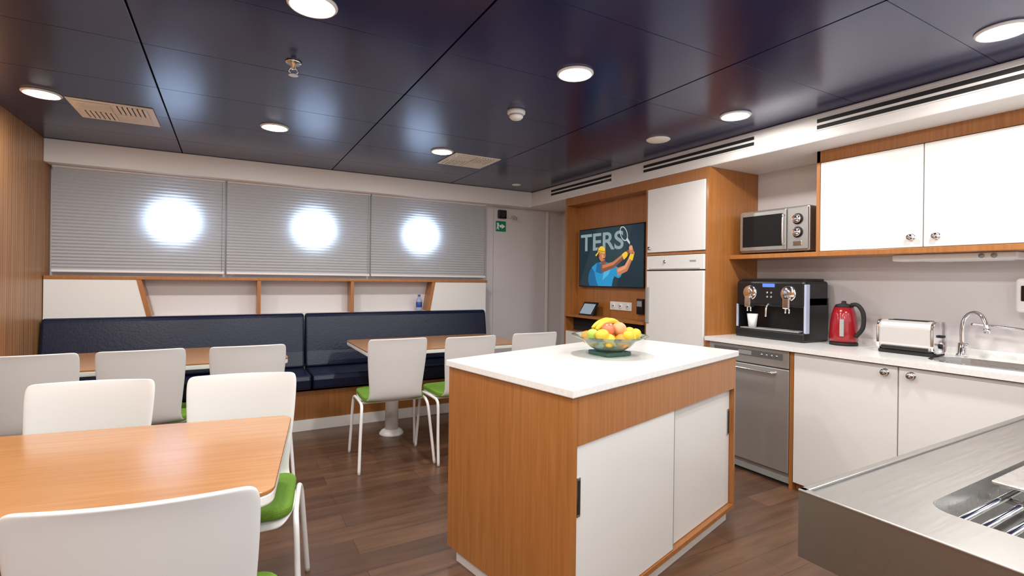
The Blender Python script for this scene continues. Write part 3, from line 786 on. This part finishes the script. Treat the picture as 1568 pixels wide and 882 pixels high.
# toaster
ts = empty('toaster', (3.44, 1.40, 0.901), 0, 0.95)
M_ts = pmat('toaster_silver', (0.72, 0.72, 0.72), 0.25, metal=0.4)
prism('body', rrect(-0.085, 0.085, 0.018, 0.20, 0.045), -0.135, 0.135, M_ts, ts, axis='y', bevel=0.012, seg=3)
prism('chrome_end', rrect(-0.088, 0.088, 0.014, 0.204, 0.047), -0.148, -0.130, M_chrome, ts, axis='y', bevel=0.004)
prism('chrome_end_far', rrect(-0.088, 0.088, 0.014, 0.204, 0.047), 0.130, 0.148, M_chrome, ts, axis='y', bevel=0.004)
box('base', -0.08, 0.08, -0.14, 0.14, 0.0, 0.02, M_dark, ts, bevel=0.004)
box('slot_1', -0.045, -0.018, -0.10, 0.10, 0.199, 0.203, M_dark, ts)
box('slot_2', 0.018, 0.045, -0.10, 0.10, 0.199, 0.203, M_dark, ts)
box('lever', -0.02, 0.02, -0.165, -0.148, 0.11, 0.125, M_dark, ts, bevel=0.004)
lathe('dial', [(0, -0.156), (0.014, -0.156), (0.014, -0.147)], M_dark, ts, loc=(0, 0, 0.06), seg=16, axis='y')
box('front_trim', -0.0885, -0.084, -0.12, 0.12, 0.03, 0.045, M_dark, ts)

# faucet
fc = empty('sink_faucet', (3.585, 1.215, 0.90))
lathe('base', [(0, 0.0005), (0.028, 0.0005), (0.028, 0.01), (0.02, 0.02), (0.019, 0.075), (0, 0.08)], M_chrome, fc)
tube('gooseneck', [(0, 0, 0.07), (0, 0, 0.17), (-0.01, -0.02, 0.225), (-0.03, -0.06, 0.25), (-0.055, -0.10, 0.235), (-0.075, -0.125, 0.19), (-0.08, -0.13, 0.165)], 0.011, M_chrome, fc, seg=14)
lathe('aerator', [(0, 0.145), (0.015, 0.145), (0.015, 0.17), (0, 0.17)], M_chrome, fc, loc=(-0.08, -0.13, 0), seg=18)
tube('lever', [(0.0, 0, 0.05), (-0.04, -0.03, 0.055), (-0.07, -0.045, 0.075)], 0.008, M_chrome, fc)
tube('spray_arm', [(-0.03, -0.05, 0.185), (-0.035, -0.18, 0.18), (-0.03, -0.36, 0.165)], 0.008, M_chrome, fc)
lathe('drain', [(0, 0.0), (0.035, 0.0), (0.035, 0.003), (0, 0.003)], M_chrome, kc, loc=(3.37, 0.99, 0.7605), seg=24)

# ------------------------------------------------------------ steel service counter (foreground right)
st = empty('stainless_steel_counter')
slab_basin('top', (0.96, 3.065, -0.75, 0.57), (1.10, 2.0, -0.15, 0.425), 0.045, 0.90, 0.125, 0.10, [M_steel, M_steelb], st)
box('rim_far', 0.96, 3.065, 0.556, 0.571, 0.899, 0.905, M_steel, st, bevel=0.002)
box('rim_side', 0.958, 0.974, -0.75, 0.571, 0.899, 0.905, M_steel, st, bevel=0.002)
box('underside', 0.965, 3.06, -0.745, 0.565, 0.775, 0.785, M_grey, st)
box('cabinet_body', 1.03, 3.05, -0.70, 0.50, 0.10, 0.776, M_steel, st)
box('cabinet_plinth', 1.06, 3.05, -0.68, 0.47, 0.0, 0.10, M_dark, st)
for k in range(17):
    y = -0.115+k*0.032
    tube('grid_rod', [(1.122, y, 0.868), (1.98, y, 0.868)], 0.006, M_chrome, st, seg=8, sm=0)
for x in (1.15, 1.40, 1.65, 1.94):
    tube('grid_bearer', [(x, -0.12, 0.858), (x, 0.408, 0.858)], 0.006, M_chrome, st, seg=8, sm=0)
box('pan_lip', 1.36, 1.96, 0.33, 0.412, 0.895, 0.903, M_steelb, st, bevel=0.003)
box('pan_lip_front', 1.36, 1.96, 0.326, 0.332, 0.875, 0.903, M_steelb, st, bevel=0.002)

# ------------------------------------------------------------ world + camera
w = bpy.data.worlds.new('World'); S.world = w; w.use_nodes = True
w.node_tree.nodes['Background'].inputs[0].default_value = (0.95, 0.96, 1.0, 1)
w.node_tree.nodes['Background'].inputs[1].default_value = 1.0

cd = bpy.data.cameras.new('Camera'); cd.sensor_width = 36; cd.lens = 36*770/1568
cd.shift_y = -13/1568; cd.clip_start = 0.03
co = bpy.data.objects.new('Camera', cd); COL.objects.link(co)
th = math.radians(0.70); ya = math.radians(29.4)
F = Vector((math.sin(ya), math.cos(ya), 0)); R = Vector((math.cos(ya), -math.sin(ya), 0)); U = Vector((0, 0, 1))
R2 = R*math.cos(th)+U*math.sin(th); U2 = -R*math.sin(th)+U*math.cos(th)
mt = Matrix(((R2.x, U2.x, -F.x, 0), (R2.y, U2.y, -F.y, 0), (R2.z, U2.z, -F.z, 1.3), (0, 0, 0, 1)))
co.matrix_world = mt
S.camera = co
